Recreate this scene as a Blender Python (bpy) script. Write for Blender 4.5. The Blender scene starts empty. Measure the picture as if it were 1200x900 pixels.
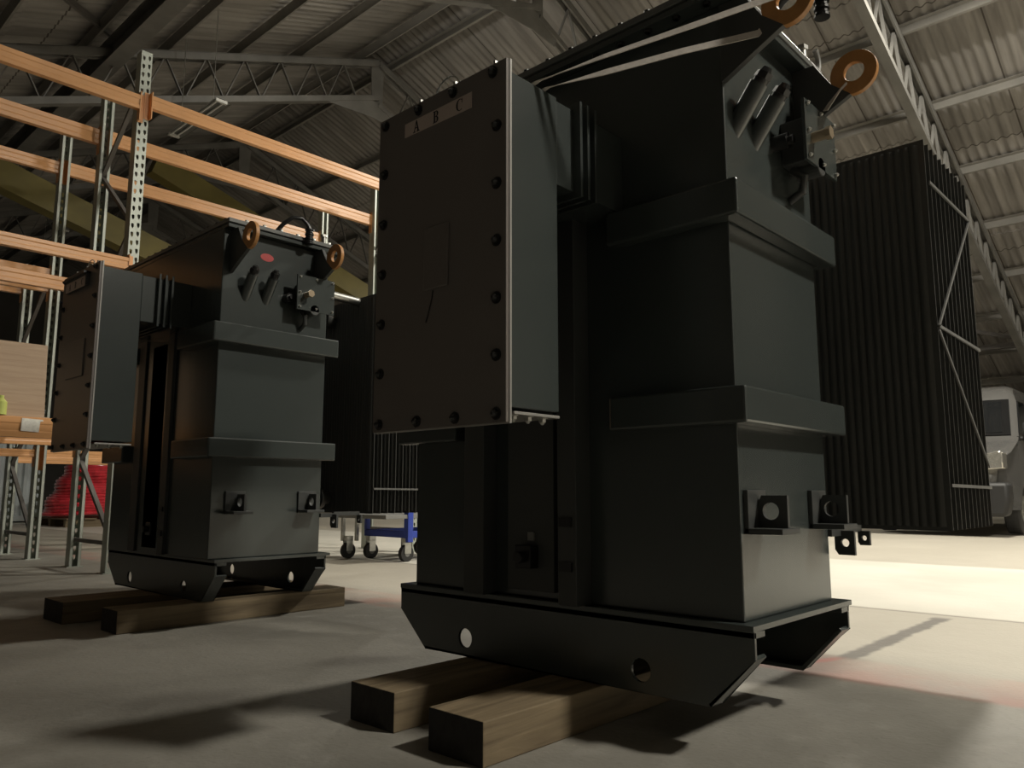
import bpy, bmesh, math, random
from mathutils import Vector, Matrix
from mathutils.geometry import delaunay_2d_cdt
random.seed(7)
scene = bpy.context.scene
COL = scene.collection
PI = math.pi

# ------------------------------------------------------------------ materials
def lin(c):
    return tuple(((v/255.)/12.92 if v/255. <= .04045 else ((v/255.+.055)/1.055)**2.4) for v in c)

def mat(name, rgb, rough=.5, metal=0., var=.12, scale=6., bump=0., bscale=40., spec=.5, coat=0., srgb=False):
    m = bpy.data.materials.new(name); m.use_nodes = True
    nt = m.node_tree; b = nt.nodes['Principled BSDF']
    c = lin(rgb) if srgb else rgb
    tc = nt.nodes.new('ShaderNodeTexCoord')
    n = nt.nodes.new('ShaderNodeTexNoise'); n.inputs['Scale'].default_value = scale; n.inputs['Detail'].default_value = 5
    nt.links.new(tc.outputs['Object'], n.inputs['Vector'])
    r = nt.nodes.new('ShaderNodeValToRGB')
    r.color_ramp.elements[0].position = .3; r.color_ramp.elements[1].position = .7
    r.color_ramp.elements[0].color = tuple(v*(1-var) for v in c)+(1,)
    r.color_ramp.elements[1].color = tuple(min(1, v*(1+var)) for v in c)+(1,)
    nt.links.new(n.outputs['Fac'], r.inputs['Fac']); nt.links.new(r.outputs['Color'], b.inputs['Base Color'])
    b.inputs['Roughness'].default_value = rough; b.inputs['Metallic'].default_value = metal
    b.inputs['Specular IOR Level'].default_value = spec; b.inputs['Coat Weight'].default_value = coat
    if bump:
        n2 = nt.nodes.new('ShaderNodeTexNoise'); n2.inputs['Scale'].default_value = bscale; n2.inputs['Detail'].default_value = 3
        nt.links.new(tc.outputs['Object'], n2.inputs['Vector'])
        bp = nt.nodes.new('ShaderNodeBump'); bp.inputs['Strength'].default_value = bump; bp.inputs['Distance'].default_value = .01
        nt.links.new(n2.outputs['Fac'], bp.inputs['Height']); nt.links.new(bp.outputs['Normal'], b.inputs['Normal'])
    return m

def wood(name, c1, c2, rough=.75):
    m = bpy.data.materials.new(name); m.use_nodes = True
    nt = m.node_tree; b = nt.nodes['Principled BSDF']
    tc = nt.nodes.new('ShaderNodeTexCoord'); mp = nt.nodes.new('ShaderNodeMapping')
    mp.inputs['Scale'].default_value = (1.2, 14, 14)
    nt.links.new(tc.outputs['Object'], mp.inputs['Vector'])
    n = nt.nodes.new('ShaderNodeTexNoise'); n.inputs['Scale'].default_value = 2.2; n.inputs['Detail'].default_value = 8; n.inputs['Distortion'].default_value = .6
    nt.links.new(mp.outputs[0], n.inputs['Vector'])
    r = nt.nodes.new('ShaderNodeValToRGB'); r.color_ramp.elements[0].position = .3; r.color_ramp.elements[1].position = .72
    r.color_ramp.elements[0].color = c1+(1,); r.color_ramp.elements[1].color = c2+(1,)
    nt.links.new(n.outputs['Fac'], r.inputs['Fac']); nt.links.new(r.outputs['Color'], b.inputs['Base Color'])
    bp = nt.nodes.new('ShaderNodeBump'); bp.inputs['Strength'].default_value = .5; bp.inputs['Distance'].default_value = .006
    nt.links.new(n.outputs['Fac'], bp.inputs['Height']); nt.links.new(bp.outputs['Normal'], b.inputs['Normal'])
    b.inputs['Roughness'].default_value = rough
    return m

def emit(name, rgb, s):
    m = bpy.data.materials.new(name); m.use_nodes = True
    b = m.node_tree.nodes['Principled BSDF']; b.inputs['Base Color'].default_value = rgb+(1,)
    b.inputs['Emission Color'].default_value = rgb+(1,); b.inputs['Emission Strength'].default_value = s
    return m

def floor_mat():
    m = bpy.data.materials.new('concrete_floor'); m.use_nodes = True
    nt = m.node_tree; b = nt.nodes['Principled BSDF']; L = nt.links.new
    def N(t, **k):
        n = nt.nodes.new(t)
        for a, v in k.items(): setattr(n, a, v)
        return n
    def math_(op, a, b_=None, c=None):
        n = N('ShaderNodeMath', operation=op)
        for i, v in enumerate((a, b_, c)):
            if v is None: continue
            if isinstance(v, (int, float)): n.inputs[i].default_value = v
            else: L(v, n.inputs[i])
        return n.outputs[0]
    def ss(v, a, b_):
        n = N('ShaderNodeMapRange', interpolation_type='SMOOTHSTEP'); L(v, n.inputs[0])
        n.inputs[1].default_value = a; n.inputs[2].default_value = b_
        return n.outputs[0]
    tc = N('ShaderNodeTexCoord'); sp = N('ShaderNodeSeparateXYZ'); L(tc.outputs['Object'], sp.inputs[0])
    X, Y = sp.outputs[0], sp.outputs[1]
    def noise(s, d=6, dist=0., vec=None):
        n = N('ShaderNodeTexNoise'); n.inputs['Scale'].default_value = s; n.inputs['Detail'].default_value = d; n.inputs['Distortion'].default_value = dist
        L(vec or tc.outputs['Object'], n.inputs['Vector']); return n.outputs['Fac']
    n1 = noise(1.1, 8, .4); n2 = noise(9, 6); n3 = noise(60, 3)
    def mixc(f, a, b_):
        n = N('ShaderNodeMix', data_type='RGBA')
        if isinstance(f, (int, float)): n.inputs[0].default_value = f
        else: L(f, n.inputs[0])
        for i, v in ((6, a), (7, b_)):
            if isinstance(v, tuple): n.inputs[i].default_value = v+(1,)
            else: L(v, n.inputs[i])
        return n.outputs[2]
    base = mixc(ss(n1, .35, .68), (.20, .19, .165), (.30, .285, .25))
    base = mixc(math_('MULTIPLY', ss(n2, .5, .75), .35), base, (.34, .325, .29))
    base = mixc(math_('MULTIPLY', ss(n3, .58, .72), .3), base, (.14, .13, .11))
    # soft dark blobs: cast shadows of the transformer painted in, plus dirt stains
    def blob(cx, cy, rx, ry, ang, amt, col):
        dx = math_('SUBTRACT', X, cx); dy = math_('SUBTRACT', Y, cy)
        ca, sa = math.cos(ang), math.sin(ang)
        u = math_('DIVIDE', math_('ADD', math_('MULTIPLY', dx, ca), math_('MULTIPLY', dy, sa)), rx)
        v = math_('DIVIDE', math_('SUBTRACT', math_('MULTIPLY', dy, ca), math_('MULTIPLY', dx, sa)), ry)
        d = math_('SQRT', math_('ADD', math_('MULTIPLY', u, u), math_('MULTIPLY', v, v)))
        d = math_('ADD', d, math_('MULTIPLY', math_('SUBTRACT', n1, .5), .8))
        d = math_('ADD', d, math_('MULTIPLY', math_('SUBTRACT', n2, .5), .35))
        f = math_('SUBTRACT', 1., ss(d, .15, 1.1))
        return mixc(math_('MULTIPLY', f, amt), base, col)
    for a in ((1.10, 2.30, .30, .16, -.5, .45, (.09, .08, .07)),  # soft shadow of the cable box, put into the floor colour
              (1.76, 2.40, .26, .14, -.65, .5, (.08, .07, .06)),  # second shadow painted on the floor, left of the nearer transformer
              (.95, 1.30, .5, .3, .2, .3, (.09, .085, .07)),
              (1.95, .40, .5, .22, .1, .3, (.12, .11, .09))):
        base = blob(*a)
    # faded red walkway paint, a strip along Y
    rn = noise(3.2, 6, .5)
    edge = math_('MULTIPLY', math_('SUBTRACT', n2, .5), .06)
    xx = math_('ADD', X, edge)
    red = math_('MULTIPLY', ss(xx, 2.62, 2.68), math_('SUBTRACT', 1., ss(xx, 2.98, 3.04)))
    red = math_('MULTIPLY', red, math_('ADD', .25, math_('MULTIPLY', ss(rn, .38, .66), .65)))
    base = mixc(math_('MULTIPLY', red, .62), base, (.36, .15, .12))
    base = blob(2.93, 1.15, .12, .035, -.3, .9, (.45, .05, .045))
    # dark tyre scuff along X
    yy = math_('ADD', Y, edge)
    sc = math_('MULTIPLY', ss(yy, 1.06, 1.085), math_('SUBTRACT', 1., ss(yy, 1.13, 1.16)))
    sc = math_('MULTIPLY', sc, math_('MULTIPLY', ss(X, 2.95, 3.05), math_('SUBTRACT', 1., ss(X, 4.2, 4.3))))
    scuff = sc
    # lighter bay beyond the walkway, then the pale screeded lane
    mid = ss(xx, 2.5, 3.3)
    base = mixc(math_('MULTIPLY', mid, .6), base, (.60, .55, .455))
    base = mixc(math_('MULTIPLY', scuff, .8), base, (.11, .10, .09))
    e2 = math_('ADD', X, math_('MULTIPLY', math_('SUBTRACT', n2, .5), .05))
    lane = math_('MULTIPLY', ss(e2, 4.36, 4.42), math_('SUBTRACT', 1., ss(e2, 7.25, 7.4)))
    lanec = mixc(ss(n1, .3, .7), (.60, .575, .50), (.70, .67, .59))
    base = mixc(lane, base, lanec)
    joint = math_('MULTIPLY', ss(X, 4.33, 4.345), math_('SUBTRACT', 1., ss(X, 4.365, 4.38)))
    base = mixc(math_('MULTIPLY', joint, .5), base, (.12, .11, .1))
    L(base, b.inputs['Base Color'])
    rr = N('ShaderNodeMapRange'); L(n2, rr.inputs[0]); rr.inputs[3].default_value = .5; rr.inputs[4].default_value = .75
    L(rr.outputs[0], b.inputs['Roughness'])
    bp = N('ShaderNodeBump'); bp.inputs['Strength'].default_value = .35; bp.inputs['Distance'].default_value = .01
    L(math_('ADD', n2, math_('MULTIPLY', n3, .5)), bp.inputs['Height']); L(bp.outputs['Normal'], b.inputs['Normal'])
    return m

def roof_mat():
    m = bpy.data.materials.new('fibre_cement_sheet'); m.use_nodes = True
    nt = m.node_tree; b = nt.nodes['Principled BSDF']; L = nt.links.new
    tc = nt.nodes.new('ShaderNodeTexCoord')
    br = nt.nodes.new('ShaderNodeTexBrick'); br.offset = 0.; br.inputs['Scale'].default_value = 1.
    br.inputs['Brick Width'].default_value = 1.02; br.inputs['Row Height'].default_value = 2.9
    br.inputs['Mortar Size'].default_value = .012; br.inputs['Bias'].default_value = 0.
    br.inputs['Color1'].default_value = (.275, .265, .252, 1); br.inputs['Color2'].default_value = (.34, .328, .314, 1); br.inputs['Mortar'].default_value = (.10, .09, .08, 1)
    mp = nt.nodes.new('ShaderNodeMapping'); mp.inputs['Rotation'].default_value = (0, 0, PI/2)
    L(tc.outputs['Object'], mp.inputs['Vector']); L(mp.outputs[0], br.inputs['Vector'])
    mp2 = nt.nodes.new('ShaderNodeMapping'); mp2.inputs['Scale'].default_value = (.35, 3.5, .35)
    L(tc.outputs['Object'], mp2.inputs['Vector'])
    n = nt.nodes.new('ShaderNodeTexNoise'); n.inputs['Scale'].default_value = 2.; n.inputs['Detail'].default_value = 7
    L(mp2.outputs[0], n.inputs['Vector'])
    r = nt.nodes.new('ShaderNodeValToRGB'); r.color_ramp.elements[0].position = .3; r.color_ramp.elements[1].position = .7
    r.color_ramp.elements[0].color = (.62, .6, .58, 1); r.color_ramp.elements[1].color = (1.1, 1.08, 1.05, 1)
    L(n.outputs['Fac'], r.inputs['Fac'])
    mx = nt.nodes.new('ShaderNodeMix'); mx.data_type = 'RGBA'; mx.blend_type = 'MULTIPLY'; mx.inputs[0].default_value = 1.
    L(br.outputs['Color'], mx.inputs[6]); L(r.outputs['Color'], mx.inputs[7]); L(mx.outputs[2], b.inputs['Base Color'])
    b.inputs['Roughness'].default_value = .9
    return m

M = dict(
    paint=mat('dark_grey_gloss_paint', (.042, .050, .048), .24, var=.06, scale=3, bump=.05, bscale=7, spec=.75),
    paint2=mat('dark_grey_satin_paint', (.045, .048, .047), .5, var=.06, scale=3),
    lidpaint=mat('grey_lid_paint', (.13, .135, .13), .35, var=.06),
    bracebar=mat('bracing_bar_paint', (.12, .12, .115), .5),
    seal=mat('matt_window_seal', (.012, .012, .012), .9, spec=.1),
    cover=mat('brownish_satin_paint', (.14, .125, .115), .42, var=.06, scale=2.5),
    rad=mat('radiator_paint', (.055, .056, .052), .5, var=.05),
    zinc=mat('zinc_plated_steel', (.55, .55, .52), .35, 1., var=.1, scale=30),
    blackbolt=mat('black_bolt_steel', (.035, .035, .035), .3, .6, var=.1),
    edge=mat('bare_flange_edge', (.34, .33, .31), .45, .3, var=.1),
    orange=mat('orange_lug_paint', (.42, .20, .065), .45, var=.1, scale=30),
    label=mat('phase_label_plastic', (.48, .40, .36), .5, var=.03),
    ink=mat('black_lettering', (.01, .01, .01), .5, var=0),
    redlabel=mat('red_sticker', (.5, .06, .06), .4, var=.1, scale=60),
    strap=mat('pale_webbing', (.50, .46, .42), .8, var=.1, scale=80),
    timber=wood('bearer_timber', (.12, .088, .052), (.26, .20, .12)),
    endgrain=mat('dark_end_grain', (.022, .02, .018), .8, var=.3, scale=30, bump=.4),  # near-black tone for the bearer ends
    ply=wood('plywood_sheet', (.44, .31, .21), (.53, .39, .27), .6),
    beam=mat('orange_beam_paint', (.73, .38, .165), .3, var=.06, scale=4),
    upright=mat('grey_green_galvanised', (.42, .45, .40), .42, .3, var=.1, scale=8),
    brace=mat('dull_brace_steel', (.16, .15, .14), .5, .4, var=.15),
    truss=mat('grey_truss_paint', (.165, .16, .148), .6, var=.2, scale=3),
    purlin=mat('purlin_steel', (.21, .20, .18), .55, var=.2, scale=2),
    olive=mat('olive_yellow_paint', (.16, .13, .03), .6, var=.25, scale=1.5),
    wall=mat('wall_cladding', (.13, .125, .115), .8, var=.15, scale=1),
    white=mat('white_enamel', (.6, .6, .57), .4, var=.05),
    tube=mat('lamp_glass', (.75, .75, .72), .2, var=.02),
    containr=mat('grey_container_paint', (.50, .55, .56), .5, var=.12, scale=2),
    hose=mat('red_hose_rubber', (.78, .06, .08), .22, var=.3, scale=9),
    black=mat('black_rubber', (.02, .02, .02), .55, var=.1),
    blue=mat('blue_trolley_paint', (.03, .06, .36), .4, var=.08),
    grey=mat('grey_plastic', (.2, .2, .19), .6, var=.1),
    van=mat('silver_van_paint', (.20, .197, .19), .25, .5, var=.03, coat=.5),
    glass=mat('tinted_window_glass', (.012, .013, .014), .06, var=0, spec=.8),
    chrome=mat('headlamp_lens', (.7, .68, .62), .12, .8, var=.2, scale=40),
    yellowg=mat('yellow_green_plastic', (.55, .6, .16), .5, var=.1),
    paper=mat('white_paper_sheet', (.85, .83, .76), .8, var=.12, scale=50),
    bronze=mat('brass_gland', (.45, .36, .25), .35, .7, var=.1),
)
M['floor'] = floor_mat(); M['roof'] = roof_mat()
M['lampglow'] = emit('lamp_diffuser_glow', (1., .93, .78), 30)

# ------------------------------------------------------------------ mesh builder
class MB:
    def __init__(self): self.v = []; self.f = []; self.mi = []; self.k = 0
    def add(self, vs, fs):
        o = len(self.v); self.v += [tuple(p) for p in vs]
        for q in fs: self.f.append(tuple(o+i for i in q)); self.mi.append(self.k)
        return self
    def box(self, x0, x1, y0, y1, z0, z1):
        return self.add([(x0,y0,z0),(x1,y0,z0),(x1,y1,z0),(x0,y1,z0),(x0,y0,z1),(x1,y0,z1),(x1,y1,z1),(x0,y1,z1)],
                        [(0,3,2,1),(4,5,6,7),(0,1,5,4),(1,2,6,5),(2,3,7,6),(3,0,4,7)])
    @staticmethod
    def _m(axis, a, b, c):   # a,b in-plane, c along axis
        return {'x': (c, a, b), 'y': (a, c, b), 'z': (a, b, c)}[axis]
    def prism(self, poly, axis, c0, c1, holes=()):
        n = len(poly)
        if not holes:
            vs = [self._m(axis, a, b, c0) for a, b in poly]+[self._m(axis, a, b, c1) for a, b in poly]
            fs = [tuple(range(n))[::-1], tuple(range(n, 2*n))]+[(i, (i+1) % n, n+(i+1) % n, n+i) for i in range(n)]
            return self.add(vs, fs)
        loops = [list(poly)]+[list(h) for h in holes]
        pts = []; edges = []
        for lp in loops:
            s = len(pts); pts += [Vector(p) for p in lp]; edges += [(s+i, s+(i+1) % len(lp)) for i in range(len(lp))]
        V, Ed, F, *_ = delaunay_2d_cdt(pts, edges, [], 1, 1e-6)
        def inside(p, lp):
            r = False; j = len(lp)-1
            for i in range(len(lp)):
                (xi, yi), (xj, yj) = lp[i], lp[j]
                if (yi > p[1]) != (yj > p[1]) and p[0] < (xj-xi)*(p[1]-yi)/(yj-yi)+xi: r = not r
                j = i
            return r
        fs = []
        for t in F:
            c = ((sum(V[i][0] for i in t)/len(t)), (sum(V[i][1] for i in t)/len(t)))
            if inside(c, loops[0]) and not any(inside(c, h) for h in loops[1:]): fs.append(tuple(t))
        m = len(V)
        self.add([self._m(axis, p[0], p[1], c0) for p in V]+[self._m(axis, p[0], p[1], c1) for p in V],
                 [t[::-1] for t in fs]+[tuple(m+i for i in t) for t in fs])
        for lp in loops:
            n = len(lp)
            self.add([self._m(axis, a, b, c0) for a, b in lp]+[self._m(axis, a, b, c1) for a, b in lp],
                     [(i, (i+1) % n, n+(i+1) % n, n+i) for i in range(n)])
        return self
    def cyl(self, p0, p1, r0, r1=None, n=16, caps=True):
        r1 = r0 if r1 is None else r1
        p0, p1 = Vector(p0), Vector(p1); d = (p1-p0).normalized()
        a = d.orthogonal().normalized(); b = d.cross(a)
        vs = []
        for p, r in ((p0, r0), (p1, r1)):
            for i in range(n):
                t = 2*PI*i/n; vs.append(p+(a*math.cos(t)+b*math.sin(t))*r)
        fs = [(i, (i+1) % n, n+(i+1) % n, n+i) for i in range(n)]
        if caps: fs += [tuple(range(n))[::-1], tuple(range(n, 2*n))]
        return self.add(vs, fs)
    def tube(self, pts, r, n=8):
        pts = [Vector(p) for p in pts]; a = None; rings = []
        for i, p in enumerate(pts):
            d = ((pts[min(i+1, len(pts)-1)]-pts[max(i-1, 0)])).normalized()
            if a is None: a = d.orthogonal().normalized()
            else: a = (a-d*a.dot(d)).normalized()
            b = d.cross(a)
            rings.append([p+(a*math.cos(2*PI*j/n)+b*math.sin(2*PI*j/n))*r for j in range(n)])
        vs = [q for R_ in rings for q in R_]; fs = []
        for i in range(len(rings)-1):
            for j in range(n): fs.append((i*n+j, i*n+(j+1) % n, (i+1)*n+(j+1) % n, (i+1)*n+j))
        fs += [tuple(range(n))[::-1], tuple((len(rings)-1)*n+j for j in range(n))]
        return self.add(vs, fs)
    def bar(self, p0, p1, w, h, up=(0, 0, 1)):   # rectangular bar, w sideways, h along up
        p0, p1 = Vector(p0), Vector(p1); d = (p1-p0).normalized(); up = Vector(up)
        s = d.cross(up).normalized(); u = s.cross(d).normalized()
        vs = []
        for p in (p0, p1):
            for a, b in ((-1, -1), (1, -1), (1, 1), (-1, 1)): vs.append(p+s*(a*w/2)+u*(b*h/2))
        return self.add(vs, [(0, 3, 2, 1), (4, 5, 6, 7), (0, 1, 5, 4), (1, 2, 6, 5), (2, 3, 7, 6), (3, 0, 4, 7)])
    def channel(self, p0, p1, w, h, t, up=(0, 0, 1), side=1):   # C section: web plus two flanges
        p0, p1 = Vector(p0), Vector(p1); d = (p1-p0).normalized(); up = Vector(up)
        s = d.cross(up).normalized(); u = s.cross(d).normalized()
        self.bar(p0, p1, t, h, up)
        for sg in (-1, 1):
            o = u*(sg*(h/2-t/2))+s*(side*w/2); self.bar(p0+o, p1+o, w, t, up)
        return self
    def ribbon(self, pts, wdirs, w, t):
        pts = [Vector(p) for p in pts]
        vs = []
        for i, p in enumerate(pts):
            d = (pts[min(i+1, len(pts)-1)]-pts[max(i-1, 0)]).normalized()
            wd = Vector(wdirs[i]).normalized(); nn = d.cross(wd).normalized()
            for a, b in ((-1, -1), (1, -1), (1, 1), (-1, 1)): vs.append(p+wd*(a*w/2)+nn*(b*t/2))
        fs = [(0, 1, 2, 3)]; n = len(pts)
        for i in range(n-1):
            for j in range(4): fs.append((i*4+j, (i+1)*4+j, (i+1)*4+(j+1) % 4, i*4+(j+1) % 4))
        fs.append(tuple((n-1)*4+j for j in (3, 2, 1, 0)))
        return self.add(vs, fs)
    def build(self, name, m, parent=None, bevel=0., smooth=False, org=(0, 0, 0), label=None):
        me = bpy.data.meshes.new(name)
        o_ = Vector(org)
        me.from_pydata([tuple(Vector(v)-o_) for v in self.v], [], self.f)
        ms = m if isinstance(m, (list, tuple)) else [m]
        for x in ms: me.materials.append(x)
        for p, i in zip(me.polygons, self.mi): p.material_index = i
        bm = bmesh.new(); bm.from_mesh(me); bmesh.ops.remove_doubles(bm, verts=bm.verts, dist=1e-6)
        bmesh.ops.recalc_face_normals(bm, faces=bm.faces); bm.to_mesh(me); bm.free()
        if smooth:
            me.shade_smooth()
            try: me.set_sharp_from_angle(angle=math.radians(38))
            except Exception: pass
        o = bpy.data.objects.new(name, me); COL.objects.link(o)
        if parent: o.parent = parent
        else: o.location = o_
        if bevel:
            b = o.modifiers.new('bevel', 'BEVEL'); b.width = bevel; b.segments = 2; b.limit_method = 'ANGLE'
        if label: o['label'] = label
        return o

def tag(o, label, cat, group=None):
    o['label'] = label; o['category'] = cat
    if group: o['group'] = group
    return o
def empty(name, loc, label, cat, group=None, rz=0.):
    o = bpy.data.objects.new(name, None); COL.objects.link(o); o.location = loc; o.rotation_euler = (0, 0, rz)
    o.empty_display_size = .2
    return tag(o, label, cat, group)
def structure(o): o['kind'] = 'structure'; return o
def circ(cx, cy, r, n=20, ph=0.): return [(cx+r*math.cos(2*PI*i/n+ph), cy+r*math.sin(2*PI*i/n+ph)) for i in range(n)]

# ------------------------------------------------------------------ building shell
RX, RZ, SL = 8.2, 8.85, .385
XL, XR, Y0, Y1 = -4.4, 23.2, -10., 34.
def roofz(x): return RZ-SL*abs(x-RX)
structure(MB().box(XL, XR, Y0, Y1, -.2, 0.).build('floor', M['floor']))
EZ = roofz(XR); EL = roofz(XL)
structure(MB().box(XR, XR+.15, Y0, Y1, 0, EZ).build('wall_right', M['wall']))
structure(MB().box(XL-.15, XL, Y0, Y1, 0, EL).build('wall_left', M['wall']))
gab = [(XL, 0), (XR, 0), (XR, EZ), (RX, RZ), (XL, EL)]
structure(MB().prism(gab, 'y', Y1, Y1+.15).build('wall_far', M['wall']))
structure(MB().prism(gab, 'y', Y0-.15, Y0).build('wall_near', M['wall']))
# corrugated sheets: one continuous corrugated surface per slope, with thickness
cb = MB()
for sgn in (-1, 1):
    pitch = .146; step = pitch/6; ny = int((Y1-Y0)/step)
    xs = [0, 2.9, 2.9, 5.8, 5.8, 8.7, 8.7, 11.6, 11.6, 12.75 if sgn < 0 else 15.2]
    lift = [0, 0, -.02, 0, -.02, 0, -.02, 0, -.02, 0]
    vs = []; n = len(xs)
    for i in range(ny+1):
        y = Y0+i*step; w = .02*math.cos(2*PI*y/pitch)
        for x, l in zip(xs, lift): vs.append((RX+sgn*x, y, RZ-SL*x+w+l+.05))
    fs = [(i*n+j, i*n+j+1, (i+1)*n+j+1, (i+1)*n+j) for i in range(ny) for j in range(n-1)]
    o = len(cb.v); cb.v += vs
    for q in fs: cb.f.append(tuple(o+k for k in q)); cb.mi.append(0)
me = bpy.data.meshes.new('ceiling'); me.from_pydata(cb.v, [], cb.f); me.materials.append(M['roof'])
ceil = bpy.data.objects.new('ceiling', me); COL.objects.link(ceil); me.shade_smooth()
try: me.set_sharp_from_angle(angle=math.radians(50))
except Exception: pass
sm = ceil.modifiers.new('thick', 'SOLIDIFY'); sm.thickness = .012; sm.offset = 1
structure(ceil)
MB().box(RX-.18, RX+.18, Y0, Y1, RZ+.04, RZ+.07)
structure(MB().prism([(RX-.3, RZ-.04), (RX, RZ+.085), (RX+.3, RZ-.04), (RX+.3, RZ-.02+.0), (RX, RZ+.11), (RX-.3, RZ-.02)], 'y', Y0, Y1).build('trim_1', M['roof']))

ORD = ['first', 'second', 'third', 'fourth', 'fifth', 'sixth', 'seventh', 'eighth', 'ninth', 'tenth', 'eleventh']
def purlins(sgn, side, dists):
    for i, dx in enumerate(dists):
        x = RX+sgn*dx; z = roofz(x)-.035
        b = MB(); s = Vector((sgn*1., 0, -SL)).normalized(); nrm = Vector((sgn*SL, 0, 1)).normalized()
        # Z section purlin: web hanging from the sheet with a pale lower lip
        p0 = Vector((x, Y0, z)); p1 = Vector((x, Y1, z))
        b.bar(p0-nrm*.075, p1-nrm*.075, .008, .15, nrm)
        b.bar(p0-nrm*.15+s*.017, p1-nrm*.15+s*.017, .036, .008, nrm)
        b.bar(p0-nrm*.004-s*.03, p1-nrm*.004-s*.03, .062, .008, nrm)
        o = b.build('roof_purlin', M['purlin'], org=(x, 12, z))
        tag(o, f'steel purlin on the {side} roof slope, {ORD[i]} one down from the ridge', 'purlin', 'purlins under the roof sheets')
purlins(1, 'right-hand', [.35, 1.85, 3.55, 5.1, 6.65, 8.2, 9.75, 11.2, 12.6, 14.0])
purlins(-1, 'left-hand', [.35, 1.6, 2.7, 3.8, 4.9, 6.0, 7.4, 9.0, 10.6])

def truss(Y, label):
    root = empty('roof_truss', (RX, Y, 0), label, 'roof truss', 'lattice roof trusses')
    def P3(dx, z): return (dx, 0, z)
    TZ, T = 8.54, .395
    for sgn, wd, BZ, BT in ((-1, 'left', 7.86, .40), (1, 'right', 7.72, .385)):
        E = 12.3 if sgn < 0 else 14.8
        def top(d): return TZ-T*d
        def bot(d): return BZ-BT*d
        c = MB()
        for off in (-.055, .055):
            c.bar((sgn*0, off, top(0)), (sgn*E, off, top(E)), .03, .11)
        c.bar((0, 0, top(0)+.06), (sgn*E, 0, top(E)+.06), .14, .014)
        c.build('top_chord', M['truss'], root)
        c = MB()
        for off in (-.05, .05):
            c.bar((0, off, bot(0)), (sgn*.9, off, bot(.9)), .028, .09)
            c.bar((sgn*.9, off, bot(.9)), (sgn*E, off, bot(E)), .028, .09)
        c.bar((sgn*.9, 0, bot(.9)-.05), (sgn*E, 0, bot(E)-.05), .13, .012)
        c.build('bottom_chord', M['truss'], root)
        d = .45; k = 0; st = .62
        web = None
        while d+st/2 < E:
            p0 = (sgn*d, 0, bot(d)); p1 = (sgn*(d+st/2), 0, top(d+st/2)); p2 = (sgn*(d+st), 0, bot(min(d+st, E)))
            w = MB(); w.bar(p0, p1, .016, .045, (0, 1, 0)); w.bar(p1, p2, .016, .045, (0, 1, 0))
            w.build('web_brace', M['truss'], root); d += st
    # apex gusset plates and a column at each end
    g = MB(); g.prism([(-.14, 8.44), (0, 8.5), (.14, 8.44), (.12, 7.66), (-.12, 7.76)], 'y', -.006, .006).prism([(-1.2, 7.36), (-.26, 7.78), (.1, 7.72), (.42, 7.55), (.35, 7.38), (-.15, 7.43)], 'y', -.05, -.038)
    g.build('gusset_plate', M['truss'], root)
    for sgn in (-1, 1):
        e_ = -12.3 if sgn < 0 else 14.8; ez = 3.8 if sgn < 0 else 2.8
        c = MB(); c.box(e_-.1, e_+.1, -.1, -.085, 0, ez); c.box(e_-.1, e_+.1, .085, .1, 0, ez)
        c.box(e_-.006, e_+.006, -.085, .085, 0, ez); c.build('column', M['truss'], root)
truss(-.9, 'grey lattice roof truss nearest the camera side, above the wrapped transformer lid')
truss(3.05, 'grey lattice roof truss sloping steeply past the radiator of the nearer transformer')
truss(7.1, 'grey lattice roof truss whose chord ends show just above the nearer transformer lid')
truss(11.05, 'grey lattice roof truss crossing above the orange racking to its ridge joint')
truss(16., 'dim lattice roof truss seen between the upper orange rack beams')
truss(21., 'farthest lattice roof truss, barely visible in the dark')
# long cross beam under the left slope, and wind braces
b = MB(); b.box(3.6, 3.62, -9, 33, 6.55, 6.85); b.box(3.5, 3.72, -9, 33, 6.84, 6.86); b.box(3.5, 3.72, -9, 33, 6.54, 6.56)
tag(b.build('longitudinal_beam', M['truss'], org=(3.6, 12, 6.7)), 'dark steel beam running lengthwise under the left roof slope, at upper left', 'beam')
b = MB(); b.bar((3.6, 11.05, 7.0), (1.2, 8.3, 6.05), .05, .08)
tag(b.build('wind_brace', M['brace'], org=(2.4, 9.7, 6.5)), 'dark diagonal roof brace meeting the lengthwise beam, upper left', 'brace')
b = MB(); b.bar((20.2, 2.9, 3.9), (17.6, 7, 4.95), .05, .08)
tag(b.build('wind_brace', M['brace'], org=(18.9, 5, 4.5)), 'thin diagonal roof brace low over the parked van', 'brace')
# eaves beam on the right
b = MB(); b.box(20.3, 20.42, -9, 33, 3.86, 3.98)
tag(b.build('eaves_beam', M['brace'], org=(20.4, 12, 3.92)), 'dark horizontal eaves beam just above the van roof', 'beam')
# olive painted sloping girders in the far bay
def girder(p0, p1, lab):
    b = MB(); b.bar(p0, p1, .3, .46)
    tag(b.build('olive_girder', M['olive'], org=p0), lab, 'girder', 'olive girders in the far roof')
girder((2.7, 14, 5.72), (6.6, 14, 4.60), 'olive painted sloping girder behind the rack uprights, lower of the two')
girder((5.8, 15, 7.0), (13.5, 15, 4.45), 'olive painted sloping girder showing above the farther transformer lid')

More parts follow.
